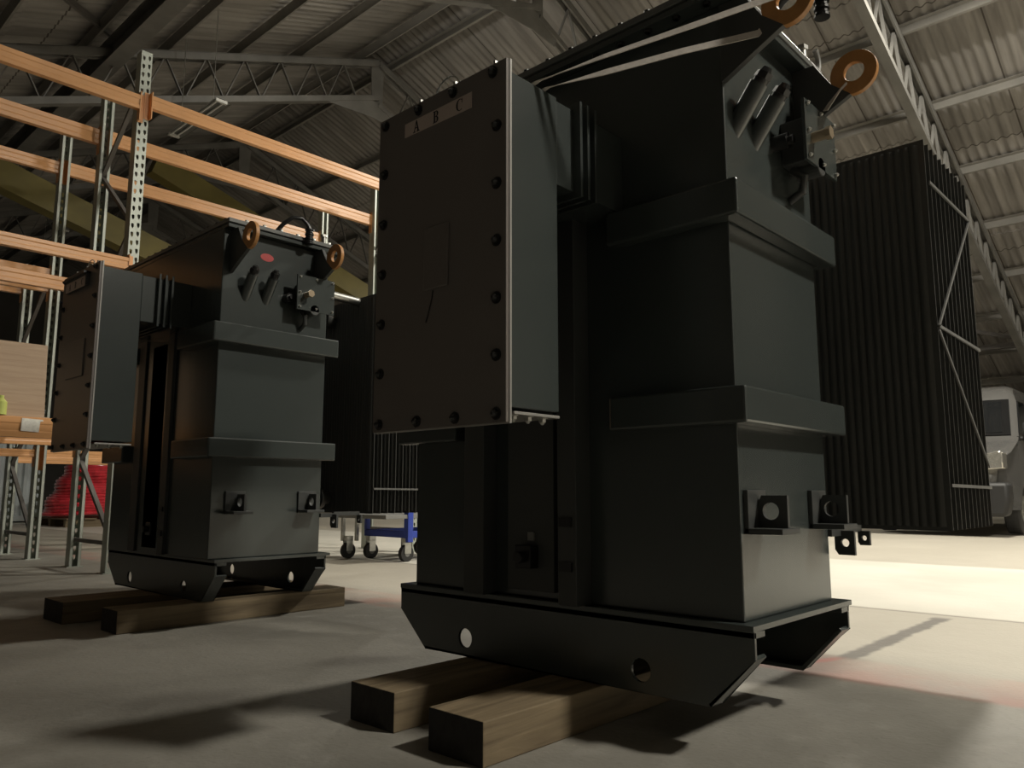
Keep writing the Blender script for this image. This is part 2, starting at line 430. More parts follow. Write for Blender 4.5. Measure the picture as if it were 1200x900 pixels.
# ------------------------------------------------------------------ transformers
def serif_letter(ch, h):
    # strokes as polygons in (u right, v up) units of h
    if ch == 'A':
        return [[(.0,0),(.26,0),(.26,.07),(0,.07)], [(.46,0),(.8,0),(.8,.07),(.46,.07)], [(.1,.05),(.18,.05),(.42,.98),(.36,1.0)],
                [(.36,1.0),(.46,1.0),(.72,.05),(.54,.05)], [(.2,.33),(.58,.33),(.58,.40),(.2,.40)]]
    if ch == 'B':
        P_ = [[(0,0),(.4,0),(.4,.07),(0,.07)], [(0,.93),(.4,.93),(.4,1),(0,1)], [(.08,0),(.26,0),(.26,1),(.08,1)]]
        for cy, r in ((.26, .26), (.75, .25)):
            for i in range(8):
                a0 = -PI/2+PI*i/8; a1 = -PI/2+PI*(i+1)/8
                P_.append([(.36+r*math.cos(a0), cy+r*math.sin(a0)), (.36+r*math.cos(a1), cy+r*math.sin(a1)),
                           (.34+(r-.07-.1*math.cos(a1))*math.cos(a1), cy+(r-.06)*math.sin(a1)), (.34+(r-.07-.1*math.cos(a0))*math.cos(a0), cy+(r-.06)*math.sin(a0))])
        P_.append([(.2,.47),(.4,.47),(.4,.53),(.2,.53)])
        return P_
    P_ = []
    for i in range(14):
        a0 = PI*.28+PI*1.44*i/14; a1 = PI*.28+PI*1.44*(i+1)/14
        t0 = .08+.12*max(0, -math.cos(a0)); t1 = .08+.12*max(0, -math.cos(a1))
        P_.append([(.42+.42*math.cos(a0), .5+.5*math.sin(a0)), (.42+.42*math.cos(a1), .5+.5*math.sin(a1)),
                   (.42+(.42-t1)*math.cos(a1), .5+(.5-t1*.6)*math.sin(a1)), (.42+(.42-t0)*math.cos(a0), .5+(.5-t0*.6)*math.sin(a0))])
    P_.append([(.64,.62),(.70,.62),(.72,.98),(.68,.98)])
    return P_

def bolt_mb(p, d, r=.009, h=.012, washer=True):
    p = Vector(p); d = Vector(d)
    b = MB()
    if washer: b.cyl(p, p+d*.002, r*1.5, n=14)
    b.cyl(p+d*.002, p+d*(.002+h*.55), r*1.05, r*1.02, n=6)
    b.cyl(p+d*(.002+h*.55), p+d*(.002+h), r*.85, r*.35, n=10)
    return b

def transformer(dy, label, tx0=1.75, dzbox=0., rady=.63, red=False, bandz=0., group='transformers'):
    R0 = Vector((1.995, 1.475, 0)); root = empty('power_transformer', (R0.x, R0.y+dy, 0), label, 'transformer', group)
    def B(mb, name, m, parent=root, bevel=0., smooth=False, lab=None, mats=None):
        o = mb.build(name, m, parent, bevel, smooth, R0, lab); return o
    # sub-parts live in the same local frame (parents have identity transforms)
    ty0, ty1, tx1 = .88, 2.07, 2.29
    tank = B(MB().box(tx0, tx1, ty0, ty1, .297, 1.872), 'tank', M['paint'], bevel=.004)
    # base plate flange
    B(MB().box(1.716, 2.335, .842, 2.11, .283, .297), 'base_plate', M['paint'], bevel=.001)
    # base channels: flanged side plates with chamfered ends and towing holes
    for k, (xw, sg) in enumerate(((1.72, 1), (2.31, -1))):
        out = [(.842, .283), (.842, .222), (.958, .1), (1.983, .1), (2.11, .216), (2.11, .283)]
        c = MB()
        h1 = circ(1.797, .155, .029, 22); h2 = circ(1.153, .155, .029, 22)
        c.prism(out, 'x', xw, xw+sg*.010, holes=(h1, h2))
        # top flange and bottom flange that follows the chamfers
        c.box(min(xw, xw+sg*.055), max(xw, xw+sg*.055), .842, 2.11, .268, .283)
        path = [(.842, .222), (.958, .1), (1.983, .1), (2.11, .216)]
        for (a0, b0), (a1, b1) in zip(path[:-1], path[1:]):
            d = Vector((a1-a0, b1-b0)).normalized(); nn = Vector((-d.y, d.x))*.010
            c.prism([(a0, b0), (a1, b1), (a1+nn.x, b1+nn.y), (a0+nn.x, b0+nn.y)], 'x', xw, xw+sg*.06)
        B(c, 'base_channel', M['paint'], bevel=.0015)
    # stiffening bands, folded plates on three sides, ending short of the posts
    for z0, z1 in ((1.278+bandz, 1.372+bandz), (.765, .855)):
        c = MB(); p = .05
        bx0 = tx0-p
        c.prism([(bx0, 1.225), (bx0, ty0-p), (tx1+p, ty0-p), (tx1+p, ty0+.30), (tx1, ty0+.30), (tx1, ty0), (tx0, ty0), (tx0, 1.225)], 'z', z0, z1)
        B(c, 'stiffening_band', M['paint'], bevel=.007)
        c = MB(); c.box(bx0, tx0, 1.83, ty1+p, z0, z1)
        B(c, 'stiffening_band', M['paint'], bevel=.006)
    # lid with flange and bolts
    lid = B(MB().box(1.70, 2.345, .84, 2.12, 1.898, 1.918), 'lid', M['lidpaint'], bevel=.002)
    B(MB().box(1.70, 2.345, .84, 2.12, 1.872, 1.890).box(1.735, 2.31, .875, 2.09, 1.888, 1.900), 'tank_flange', M['paint'], bevel=.0015)
    for i in range(14):
        y = .90+i*.09
        B(MB().cyl((1.716, y, 1.862), (1.716, y, 1.930), .006, n=8).cyl((1.716, y, 1.862), (1.716, y, 1.871), .011, n=6).cyl((1.716, y, 1.918), (1.716, y, 1.928), .011, n=6), 'lid_bolt', M['blackbolt'], lid)
    for i in range(6):
        x = 1.80+i*.095
        B(MB().cyl((x, .856, 1.918), (x, .856, 1.93), .009, n=6), 'lid_bolt', M['zinc'], lid)
    # posts in front of the tank
    for y0, y1, x0 in ((1.327, 1.392, 1.683), (1.69, 1.775, 1.69)):
        c = MB().box(x0, tx0, y0, y1, .297, 1.378+dzbox)
        B(c, 'cable_post', M['paint2'], bevel=.002)
    for z in (.40, .52):
        B(MB().box(1.676, 1.69, 1.34, 1.382, z-.012, z+.012), 'cable_clamp', M['blackbolt'])
    B(MB().box(1.725, tx0, 1.44, 1.62, .32, 1.376), 'centre_panel', M['paint2'], bevel=.002)
    dr = B(MB().box(1.69, 1.73, 1.50, 1.56, .385, .45).cyl((1.69, 1.53, .417), (1.665, 1.53, .417), .017, n=16), 'earth_terminal', M['blackbolt'], bevel=.002)
    B(MB().box(1.718, 1.7255, 1.512, 1.535, .463, .487), 'rating_sticker', M['grey'], lab='small pale grey sticker')
    # ---- cable box
    z0, z1 = .782+dzbox, 1.612+dzbox; by0, by1 = 1.195, 1.662
    cb_ = B(MB().box(1.272, 1.455, by0, by1, z0+.012, z1), 'cable_box', M['paint'], bevel=.003)
    B(MB().box(1.266, 1.273, 1.183, 1.674, .755+dzbox, 1.634+dzbox), 'box_flange', M['edge'], cb_, bevel=.001)
    B(MB().box(1.255, 1.2655, 1.185, 1.672, .757+dzbox, 1.632+dzbox), 'cover_plate', M['cover'], cb_, bevel=.0015)
    iv = (1.30, 1.53, 1.10, 1.28) if red else (1.38, 1.47, 1.108, 1.27)
    B(MB().box(1.249, 1.2555, iv[0], iv[1], iv[2]+dzbox, iv[3]+dzbox), 'inspection_cover', M['cover'], cb_, bevel=.003)
    B(MB().box(1.290, 1.452, by0-.004, by1+.004, .778+dzbox, .785+dzbox), 'gland_plate', M['edge'], cb_, bevel=.001)
    for x in (1.312, 1.363, 1.415):
        B(bolt_mb((x, 1.215, .778+dzbox), (0, 0, -1), .009, .014), 'gland_nut', M['zinc'], cb_)
    zs = [1.469, 1.325, 1.185, 1.047, .913, .778]
    spots = [(1.215, z) for z in zs]+[(1.645, z) for z in zs]+[(y, .777) for y in (1.352, 1.492)]+[(y, 1.610) for y in (1.228, 1.37, 1.505, 1.645)]
    for y, z in spots:
        B(bolt_mb((1.255, y, z+dzbox), (-1, 0, 0), .010, .014), 'cover_bolt', M['blackbolt'], cb_)
    # clip bolts standing on the top edge catch the light
    for y in (1.228, 1.37, 1.505):
        B(MB().cyl((1.262, y, 1.632+dzbox), (1.262, y, 1.641+dzbox), .006, n=6), 'edge_bolt', M['zinc'], cb_)
    # phase label with its letters
    c = MB(); lz = 1.566+dzbox
    if red: ly0, ly1, lh, lz, lx = 1.31, 1.57, .05, 1.555+dzbox, 1.235
    else: ly0, ly1, lh, lx = 1.302, 1.56, .042, 1.2535
    lo = [(ly0, lz-lh/2), (ly1-.0, lz-lh/2+.004), (ly1, lz+lh/2), (ly0, lz+lh/2)]
    c.prism(lo, 'x', lx, lx+.0015); c.k = 1
    for ch, yc, dz in (('A', 1.512, 0), ('B', 1.432, 0), ('C', 1.345, 0)):
        hh = .032
        for pl in serif_letter(ch, hh):
            q = [(yc-.0+(.4-u)*hh, lz-hh/2+v*hh+.001) for u, v in pl]
            c.prism(q, 'x', lx-.0006, lx)
    B(c, 'phase_label', [M['label'], M['ink']], cb_, lab='cream phase label lettered A B C')
    if red:
        B(MB().box(1.236, 1.256, 1.30, 1.58, lz-.02, lz+.045).box(1.225, 1.256, 1.30, 1.58, lz+.036, lz+.046), 'label_holder', M['paint2'], cb_)
    if not red:
        B(MB().tube([(1.2535, 1.436, 1.104), (1.2538, 1.440, 1.085), (1.2538, 1.452, 1.05), (1.2538, 1.462, 1.025)], .0016, 6), 'hanging_cord', M['blackbolt'], cb_)
    # thin wire hoop on the box roof
    pts = []
    for i in range(13):
        t = PI*i/12; pts.append((1.30, 1.44+.055*math.cos(t), 1.612+dzbox+.085*math.sin(t)**.7 if 0 < t < PI else 1.612+dzbox))
    B(MB().tube(pts, .0022, 6), 'wire_hoop', M['zinc'], cb_)
    B(MB().cyl((1.30, 1.495, 1.612+dzbox), (1.30, 1.495, 1.648+dzbox), .006, n=8), 'earth_stud', M['zinc'], cb_)
    # throat between box and tank
    n_ = B(MB().box(1.455, tx0, by0+.002, by1-.002, 1.378+dzbox, 1.604+dzbox), 'throat', M['paint'], bevel=.002)
    B(MB().box(1.525, 1.535, by0-.022, by1+.022, 1.36+dzbox, 1.622+dzbox).box(1.588, 1.598, by0-.022, by1+.022, 1.36+dzbox, 1.622+dzbox).box(1.556, 1.566, by0-.022, by1+.022, 1.36+dzbox, 1.622+dzbox), 'throat_flange', M['paint'], n_, bevel=.001)
    # ---- thermometer pockets, inclined tubes with caps on the end face
    for x in (1.825, 1.935):
        base = Vector((x, .885, 1.565)); up = Vector((0, -.075, .10)).normalized()
        c = MB(); c.cyl(base-up*.04, base+up*.115, .026, n=24)
        pk = B(c, 'gauge_pocket', M['paint'], smooth=True)
        c = MB(); c.cyl(base+up*.113, base+up*.128, .020, n=20).cyl(base+up*.128, base+up*.145, .024, .022, n=6).cyl(base+up*.145, base+up*.158, .016, .012, n=16)
        B(c, 'pocket_cap', M['blackbolt'], pk, smooth=True)
    # ---- terminal box with bolted plate
    tb = B(MB().box(2.095, 2.225, .80, .88, 1.535, 1.665).cyl((2.16, .79, 1.53), (2.16, .86, 1.53), .028, n=18), 'terminal_box', M['paint2'], bevel=.003)
    B(MB().box(2.055, 2.275, .79, .80, 1.52, 1.702), 'terminal_plate', M['paint'], tb, bevel=.001)
    for x, z in ((2.07, 1.69), (2.165, 1.69), (2.262, 1.69), (2.262, 1.61), (2.262, 1.535), (2.165, 1.535), (2.07, 1.535), (2.07, 1.61)):
        B(bolt_mb((x, .79, z), (0, -1, 0), .006, .009, False), 'plate_bolt', M['zinc'], tb)
    B(MB().cyl((2.105, .79, 1.598), (2.105, .748, 1.598), .015, n=16).cyl((2.105, .752, 1.598), (2.105, .738, 1.598), .019, n=6), 'cable_gland', M['bronze'], tb, smooth=True)
    B(MB().cyl((2.045, .88, 1.585), (2.045, .835, 1.585), .022, n=18).cyl((2.045, .835, 1.585), (2.045, .822, 1.585), .013, n=6), 'drain_plug', M['blackbolt'], smooth=True)
    B(MB().tube([(2.13, .865, 1.53), (2.13, .83, 1.50), (2.135, .84, 1.46), (2.135, .88, 1.44)], .012, 10), 'conduit', M['paint2'], smooth=True)
    if red:
        c = MB(); c.prism([(1.93+.036*math.cos(t), 1.775+.020*math.sin(t)) for t in [2*PI*i/24 for i in range(24)]], 'y', .8785, .8800)
        B(c, 'warning_sticker', M['redlabel'], lab='small red oval sticker')
    # ---- lifting lugs: plates standing out from the end face, painted eye
    for x in (1.75 if not red else 1.735, 2.205):
        c = MB()
        yc, zc, r = .703, 1.806, .066
        c.prism([(.885, 1.655), (.80, 1.70), (.712, 1.744), (.767, 1.792), (.815, 1.871), (.885, 1.871)], 'x', x, x+.018)
        lg = B(c, 'lifting_lug', M['paint2'], bevel=.001)
        arc = []
        a0 = math.atan2(1.744-zc, .712-yc); a1 = math.atan2(1.792-zc, .767-yc)
        # go the long way round from a1 to a0
        for i in range(29):
            t = a1+(2*PI+a0-a1)*i/28; arc.append((yc+r*math.cos(t), zc+r*math.sin(t)))
        c = MB(); c.prism(arc, 'x', x, x+.018, holes=(circ(yc-.002, zc+.002, .029, 24),))
        B(c, 'lug_eye', M['orange'], lg, bevel=.0015, lab='orange painted ring end with a round hole')
    # ---- jacking brackets
    for x in (1.768, 2.155):
        c = MB(); c.box(x, x+.10, .868, .88, .503, .607).box(x, x+.10, .785, .88, .503, .516)
        br = B(c, 'jacking_bracket', M['paint2'], bevel=.0015)
        c = MB(); c.prism([(.795, .516), (.795, .594), (.86, .594), (.868, .575), (.868, .516)], 'x', x+.055, x+.067, holes=(circ(.837, .556, .021, 20),))
        B(c, 'drilled_web', M['paint2'], br)
    # tow eyes under the radiator side
    for x, y, r, z in ((2.36, .86, .012, .455), (2.52, .86, .010, .462)):
        q = 1. if x < 2.4 else .62
        c = MB(); c.prism([(y+a*q, z+b*q) for a, b in ((-.027, -.035), (.02, -.035), (.03, -.02), (.03, .035), (-.027, .035))], 'x', x, x+.012, holes=(circ(y, z, r*.8 if q < 1 else r, 16),))
        c.box(2.29 if x < 2.4 else 2.37, x+.012, y+.01, y+.03, z+.02, z+.04)
        B(c, 'tow_eye', M['paint2'])
    # ---- pressed steel radiators on the far side
    for bank, (ry0, ry1) in enumerate(((rady, rady+.55), (rady+.72, rady+1.27))):
        ym = ry0+.42 if bank == 0 else (ry0+ry1)/2
        for z in (.57, 1.62):
            c = MB(); c.cyl((2.28, ym, z), (3.13, ym, z), .034, n=20); c.cyl((2.30, ym, z), (2.325, ym, z), .07, n=20); c.cyl((2.52, ym, z), (2.545, ym, z), .06, n=20)
            rd = B(c, 'radiator_header', M['rad'], smooth=True)
        npan = 11
        for k in range(npan):
            x = 2.60+k*.0505
            c = MB(); pts = []; nn = 126
            def th(y):
                u = (y-ry0)/(ry1-ry0)
                if u < .035 or u > .965: return .0016
                return .0035+.0065*abs(math.sin(PI*(u-.035)/.93*21))
            ys = [ry0+(ry1-ry0)*i/nn for i in range(nn+1)]
            pts = [(x+th(y), y) for y in ys]+[(x-th(y), y) for y in reversed(ys)]
            c.prism(pts, 'z', .50, 1.70)
            c.box(x-.0016, x+.0016, ry0, ry1, .488, .50).box(x-.0016, x+.0016, ry0, ry1, 1.70, 1.714)
            B(c, 'radiator_panel', M['rad'], rd)
        yb = ry0-.004
        segs = [((2.615, 1.575), (3.11, 1.577)), ((3.11, 1.575), (2.60, 1.108)), ((2.60, 1.108), (3.11, 1.100)), ((2.60, 1.095), (3.11, .69)), ((2.60, .622), (3.11, .618))]
        if red: segs = segs[-1:]
        if bank == 0:
            for (xa, za), (xb, zb) in segs:
                B(MB().bar((xa, yb, za), (xb, yb, zb), .005, .0095), 'bracing_bar', M['bracebar'], rd, lab='grey flat bar welded across the radiator edges')
    # top pipework: breather pipe with black filter
    if red: off = Vector((0, .03, 0))
    else: off = Vector((0, .03, .0))
    pts = [(1.975, .87, 1.915), (2.0, .83, 1.965), (2.04, .81, 2.005), (2.09, .80, 2.01), (2.12, .795, 1.985), (2.13, .79, 1.96)]
    if not red: pts = [(2.06, .90, 1.915), (2.10, .83, 2.04), (2.14, .79, 2.10), (2.18, .765, 2.13), (2.20, .755, 2.12), (2.205, .75, 2.09)]
    hz = B(MB().tube([Vector(p)+off for p in pts], .011, 10), 'breather_pipe', M['blackbolt'], smooth=True)
    e = Vector(pts[-1])+off
    c = MB()
    for i in range(7): c.cyl(e+Vector((0, 0, -.012*i)), e+Vector((0, 0, -.012*i-.008)), .019 if i % 2 else .023, n=14)
    B(c, 'breather_filter', M['blackbolt'], hz)
    v = MB().cyl((2.245, .862, 1.918), (2.245, .862, 1.955), .014, n=16).cyl((2.245, .862, 1.955), (2.245, .862, 1.968), .019, n=6)
    vv = B(v, 'relief_valve', M['zinc'], smooth=True)
    if not red:
        pts = [(2.33+.042*math.cos(t), .86, 1.965+.042*math.sin(t)) for t in [PI*.35-PI*1.1*i/10 for i in range(11)]]
        B(MB().tube(pts, .009, 8), 'lifting_handle', M['grey'], smooth=True, lab='pale curved pipe handle')
    # top conservator drum end between lid and radiators
    B(MB().cyl((2.285, 1.02, 1.70), (2.60, 1.02, 1.69), .024, n=16), 'oil_pipe', M['zinc'], smooth=True)
    return root

transformer(0., 'large dark grey transformer nearest the camera, on two timber bearers')
transformer(2.6, 'dark grey transformer farther back at left, in front of the orange racking', tx0=1.70, dzbox=.042, rady=.845, red=True, bandz=.03)

# timber bearers
def bearer(x0, x1, y0, y1, lab):
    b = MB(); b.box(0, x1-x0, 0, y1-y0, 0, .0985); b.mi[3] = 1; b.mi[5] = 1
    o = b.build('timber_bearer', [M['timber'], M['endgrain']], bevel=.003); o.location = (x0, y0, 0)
    tag(o, lab, 'timber', 'timber bearers under the transformers')
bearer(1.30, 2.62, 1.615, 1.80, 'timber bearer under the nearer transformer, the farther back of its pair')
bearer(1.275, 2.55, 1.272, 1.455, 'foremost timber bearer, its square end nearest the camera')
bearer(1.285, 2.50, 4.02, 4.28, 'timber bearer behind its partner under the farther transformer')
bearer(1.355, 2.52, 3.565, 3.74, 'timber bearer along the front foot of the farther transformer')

# ------------------------------------------------------------------ webbing straps on the near transformer
def strap(pts, wd, w, lab):
    b = MB().ribbon(pts, wd, w, .0022)
    tag(b.build('webbing_strap', M['strap'], org=pts[0]), lab, 'strap', 'pale webbing straps')
strap([(1.38, 1.60, 1.6135), (1.375, 1.25, 1.6135), (1.376, 1.19, 1.622), (1.47, 1.055, 1.675), (1.60, .88, 1.742), (1.735, .712, 1.815), (1.775, .698, 1.825)],
      [(1, 0, 0), (1, 0, 0), (.9, 0, .4), (.5, .1, .8), (.3, .2, .9), (.2, .2, .95), (.2, .2, .95)], .021, 'upper pale webbing strap from the cable box top to the orange lifting eye')
strap([(1.42, 1.60, 1.6135), (1.413, 1.25, 1.6135), (1.413, 1.19, 1.620), (1.50, 1.07, 1.652), (1.62, .92, 1.700), (1.742, .775, 1.742), (1.775, .765, 1.78)],
      [(1, 0, 0), (1, 0, 0), (.9, 0, .4), (.4, .1, .9), (.3, .2, .9), (.2, .2, .95), (.1, .3, .95)], .022, 'pale webbing strap ending at the lug edge, lower of the pair')
strap([(2.20, .720, 1.776), (2.195, .737, 1.760), (2.19, .765, 1.728), (2.185, .78, 1.706)],
      [(1, .2, 0), (1, .4, 0), (.3, .9, .3), (.3, .9, .3)], .016, 'short strap end hanging from the right-hand orange eye down to the bolted box')

# ------------------------------------------------------------------ pallet racking
def upright_mb(y, x, ztop, detailed=True):
    b = MB(); w = .085; x0, x1 = x-w/2, x+w/2
    holes = []
    if detailed:
        z = .06; k = 0
        while z < ztop-.05:
            for cx in (-.022, .022):
                zz = z+(.0 if cx < 0 else .012)
                holes.append([(x+cx-.011, zz+.016), (x+cx-.004, zz+.022), (x+cx+.010, zz+.019), (x+cx+.010, zz-.007), (x+cx, zz-.022), (x+cx-.009, zz-.005)])
            z += .0715
    b.prism([(x0, 0), (x1, 0), (x1, ztop), (x0, ztop)], 'y', y-.0015, y+.0015, holes=holes)
    for xx in (x0, x1): b.box(xx-.0012, xx+.0012, y, y+.095, 0, ztop)
    b.box(x0, x0+.021, y+.093, y+.095, 0, ztop).box(x1-.021, x1, y+.093, y+.095, 0, ztop)
    b.box(x0-.02, x1+.02, y-.02, y+.11, 0, .006)
    return b
def rack(ya, yb, beams, uprights, label, rz=4.2):
    root = empty('pallet_rack', (2.31, ya, 0), label, 'pallet rack', 'orange pallet racks')
    R0 = (2.31, ya, 0)
    for x in uprights:
        for y in (ya, yb):
            m = upright_mb(0, 0, 2.95 if (ya > 8 and y == yb) else rz)
            # rear upright is turned round
            if y == yb or ya > 8: m.v = [(vx, .0-vy, vz) for vx, vy, vz in m.v]
            m.v = [(vx+x, vy+y, vz) for vx, vy, vz in m.v]
            m.build('rack_upright', M['upright'], root, org=R0)
        z = .25; s = 1
        b = MB().bar((x, ya+.05, .22), (x, yb-.05, .22), .03, .03); b.build('frame_brace', M['brace'], root, org=R0)
        while z+.62 < (2.95 if ya > 8 else rz):
            ya_, yb_ = (ya+.05, yb-.05) if s > 0 else (yb-.05, ya+.05)
            MB().bar((x, ya_, z), (x, yb_, z+.62), .03, .032, (1, 0, 0)).build('frame_brace', M['brace'], root, org=R0)
            z += .62; s = -s
    for (y, x0, x1, z0, z1) in beams:
        b = MB(); f = -1 if abs(y-ya) < .3 else 1
        yy0, yy1 = (y-.055, y-.005) if f < 0 else (y-.045, y+.005)
        h = z1-z0
        # stepped box beam: deep face with a shallower rear ledge
        b.prism([(yy0, z0), (yy1, z0), (yy1, z1-h*.22), (yy1-.02, z1-h*.22), (yy1-.02, z1), (yy0, z1), (yy0, z1-h*.30), (yy0+.004, z1-h*.34), (yy0+.004, z0+h*.32), (yy0, z0+h*.28)], 'x', x0, x1)
        bo = b.build('rack_beam', M['beam'], root, bevel=.003, org=R0)
        for xe in (x0, x1):
            cm = MB().box(xe-.004, xe+.004, yy0-.003, yy1+.004, z0-.09, z1+.03)
            if f < 0:
                s_ = 1 if xe == x1 else -1
                cm.box(min(xe, xe+s_*.044), max(xe, xe+s_*.044), y-.008, y-.0035, z0-.09, z1+.03)
            cm.build('beam_connector', M['beam'], bo, org=R0)
    return root
UX = (-.62, 2.31, 5.27)
rack1 = rack(6.25, 7.12,
     [(6.25, -.575, 2.265, 3.665, 3.785), (6.25, 2.355, 5.225, 3.705, 3.815), (7.12, -.575, 2.265, 3.65, 3.785), (7.12, 2.355, 5.225, 3.675, 3.80),
      (6.25, -.575, 2.265, 2.33, 2.425), (7.12, -.575, 2.265, 2.285, 2.40), (6.25, -.575, 2.265, .985, 1.13), (7.12, -.575, 2.265, .985, 1.09)],
     UX, 'orange and grey pallet rack nearer the camera, carrying the plywood sheet')
rack(8.2, 9.07,
     [(8.2, -.575, 2.265, 3.69, 3.81), (8.2, 2.355, 5.225, 3.70, 3.83), 
      (8.2, -.575, 2.265, 2.50, 2.73), (9.07, -.575, 2.265, 2.64, 2.745), (8.2, 2.355, 5.225, .90, 1.0), (9.07, 2.355, 5.225, .90, 1.0), (8.2, -.575, 2.265, .93, 1.0)],
     UX, 'orange and grey pallet rack standing behind the first rack')
# deck boards under the goods, ply sheet, papers and bottle
b = MB(); b.box(-.5, 1.80, 6.205, 7.07, 1.13, 1.136); tag(b.build('shelf_board', M['ply'], org=(.6, 6.6, 1.13)), 'thin board lying on the lowest beams of the nearer rack', 'board')
b = MB(); b.prism([(-.3, 1.137), (1.79, 1.137), (1.775, 1.668), (-.3, 1.668)], 'y', 6.29, 6.302)
tag(b.build('plywood_sheet', M['ply'], org=(.7, 6.3, 1.137)), 'brown plywood sheet standing on edge on the lowest rack shelf', 'plywood sheet')
b = MB(); b.prism([(1.622, 1.03), (1.735, 1.025), (1.74, 1.10), (1.76, 1.105), (1.755, 1.115), (1.625, 1.12)], 'y', 6.191, 6.194)
b.build('paper_notice', M['paper'], rack1, org=(2.31, 6.25, 0), label='creased white paper notice')
b = MB(); c = (1.495, 6.225)
for (za, zb, ra, rb) in ((1.137, 1.225, .04, .04), (1.225, 1.25, .04, .018), (1.25, 1.27, .018, .018)): b.cyl((c[0], c[1], za), (c[0], c[1], zb), ra, rb, 18)
tag(b.build('plastic_bottle', M['yellowg'], smooth=True, org=(c[0], c[1], 1.137)), 'yellow-green bottle on the shelf in front of the plywood', 'bottle')

# ------------------------------------------------------------------ shipping container, hose coil and pallet behind the racks
b = MB(); x = 0.; pts = []
cx1 = 5.25; prof = []
xx = -1.0
while xx < cx1-.01:
    prof += [(xx, 18.25), (xx+.05, 18.25), (xx+.08, 18.29), (xx+.13, 18.29)]; xx += .16
prof += [(cx1, 18.25)]
poly = prof+[(cx1, 20.6), (-1.0, 20.6)]
root = empty('storage_container', (2.1, 19.4, 0), 'pale grey ribbed steel container at far left below the orange beams', 'container')
R0 = (2.1, 19.4, 0)
MB().prism(poly, 'z', .14, 2.3).build('container_shell', M['containr'], root, org=R0)
MB().box(-1.02, cx1+.02, 18.22, 20.62, .03, .14).box(-1.02, cx1+.02, 18.22, 20.62, 2.3, 2.42).build('container_rail', M['containr'], root, bevel=.01, org=R0)

root = empty('wooden_pallet', (5.75, 15.9, 0), 'dark wooden pallet under the red hose coil', 'pallet')
for i in range(7): MB().box(-1.0+i*.29, -.8+i*.29, -.9, .9, .13, .155).build('deck_board', M['timber'], root)
for y in (-.85, -.05, .75): MB().box(-1.0, .94, y, y+.1, 0, .13).build('stringer', M['timber'], root)
pts = []; N = 17
for i in range(N*40):
    t = i/40.; k = t/N
    R_ = 1.12-.38*k+.03*math.sin(t*7.3)
    a = 2*PI*t; pts.append((5.75+R_*math.cos(a), 15.9+R_*.85*math.sin(a), .20+.055*t+.05*math.sin(a+1.)*(k)+.012*math.sin(3*a+t)))
b = MB().tube(pts, .033, 8)
pts2 = [(5.75+(R_-.13)*math.cos(a/20.), 15.9+(R_-.13)*.85*math.sin(a/20.), .25+.0026*a) for a in range(0, 380)]
tag(b.build('hose_coil', M['hose'], smooth=True, org=(5.75, 15.9, .17)), 'big heap of glossy red hose coiled up behind the rack legs', 'hose coil')

# ------------------------------------------------------------------ blue trolley between the transformers
root = empty('platform_trolley', (4.75, 6.0, 0), 'blue framed trolley on castors seen between the two transformers', 'trolley')
def tb(m, name, mt, bev=0.): return m.build(name, mt, root, bev)
tb(MB().box(-.55, .42, -.62, .15, .375, .41), 'deck', M['grey'], .004)
f = MB().box(-.30, -.26, -.60, .0, .205, .265).box(-.30, .38, -.62, -.58, .205, .265).box(.34, .38, -.60, .02, .205, .265).box(-.30, .38, -.02, .02, .205, .265)
tb(f, 'frame', M['blue'], .004)
tb(MB().box(-.31, -.25, -.63, -.57, .17, .60), 'corner_post', M['blue'], .004)
tb(MB().box(-.30, -.26, -.02, .02, .265, .376), 'corner_post', M['blue'], .003)
tb(MB().box(.34, .38, -.02, .02, .265, .376), 'corner_post', M['blue'], .003)
tb(MB().box(-.38, -.35, .03, .06, .16, .376).box(-.47, -.44, .12, .15, .16, .376), 'side_rail', M['zinc'], .002)
for (x, y) in ((-.28, -.57), (-.28, -.06), (-.42, .10), (.34, -.55), (.34, -.04)):
    c = MB().box(x-.035, x+.035, y-.03, y-.026, .07, .17).box(x-.035, x+.035, y+.026, y+.03, .07, .17).box(x-.035, x+.035, y-.03, y+.03, .165, .205)
    fk = tb(c, 'castor', M['zinc'])
    MB().cyl((x, y-.022, .072), (x, y+.022, .072), .07, n=24).build('castor_wheel', M['black'], fk, smooth=True)
    MB().cyl((x, y-.024, .072), (x, y+.024, .072), .028, n=16).build('wheel_hub', M['grey'], fk)

# ------------------------------------------------------------------ van
VX, VY = 12.25, 2.25
root = empty('delivery_van', (VX+2.7, VY+1., 0), 'silver panel van parked behind the nearer transformer radiator', 'van')
R0 = (2.7, 1., 0)
def arch(cx, r, n=12): return [(cx+r*math.cos(PI-PI*i/n), .36+r*math.sin(PI-PI*i/n)) for i in range(n+1)]
side = [(.10, .36), (.02, .55), (0, .75), (.04, .95), (.14, 1.10), (.30, 1.17), (.78, 1.33), (.95, 1.42), (1.35, 2.02), (1.52, 2.18), (1.85, 2.27), (5.3, 2.30), (5.42, 2.2), (5.45, .36)]
bottom = [(4.75, .36)]+arch(4.35, .40)[::-1]+[(3.95, .36), (1.40, .36)]+arch(1.0, .40)[::-1]+[(.6, .36)]
poly = side+bottom
body = MB(); n = len(poly)
def inset(x, z):
    a = 0.
    if z > 1.1: a += (z-1.1)*.10
    if z > 2.1: a += (z-2.1)*.5
    if x < .45: a += (.45-x)**2*.9
    return a
secs = [0., .03, .12, .5, 1., 1.5, 1.88, 1.97, 2.0]
vs = []; fs = []
def roundy(s):  # shrink of outline towards body side for rounded shoulders
    e = min(s, 2.-s); return .05*max(0, (1-e/.12))**2
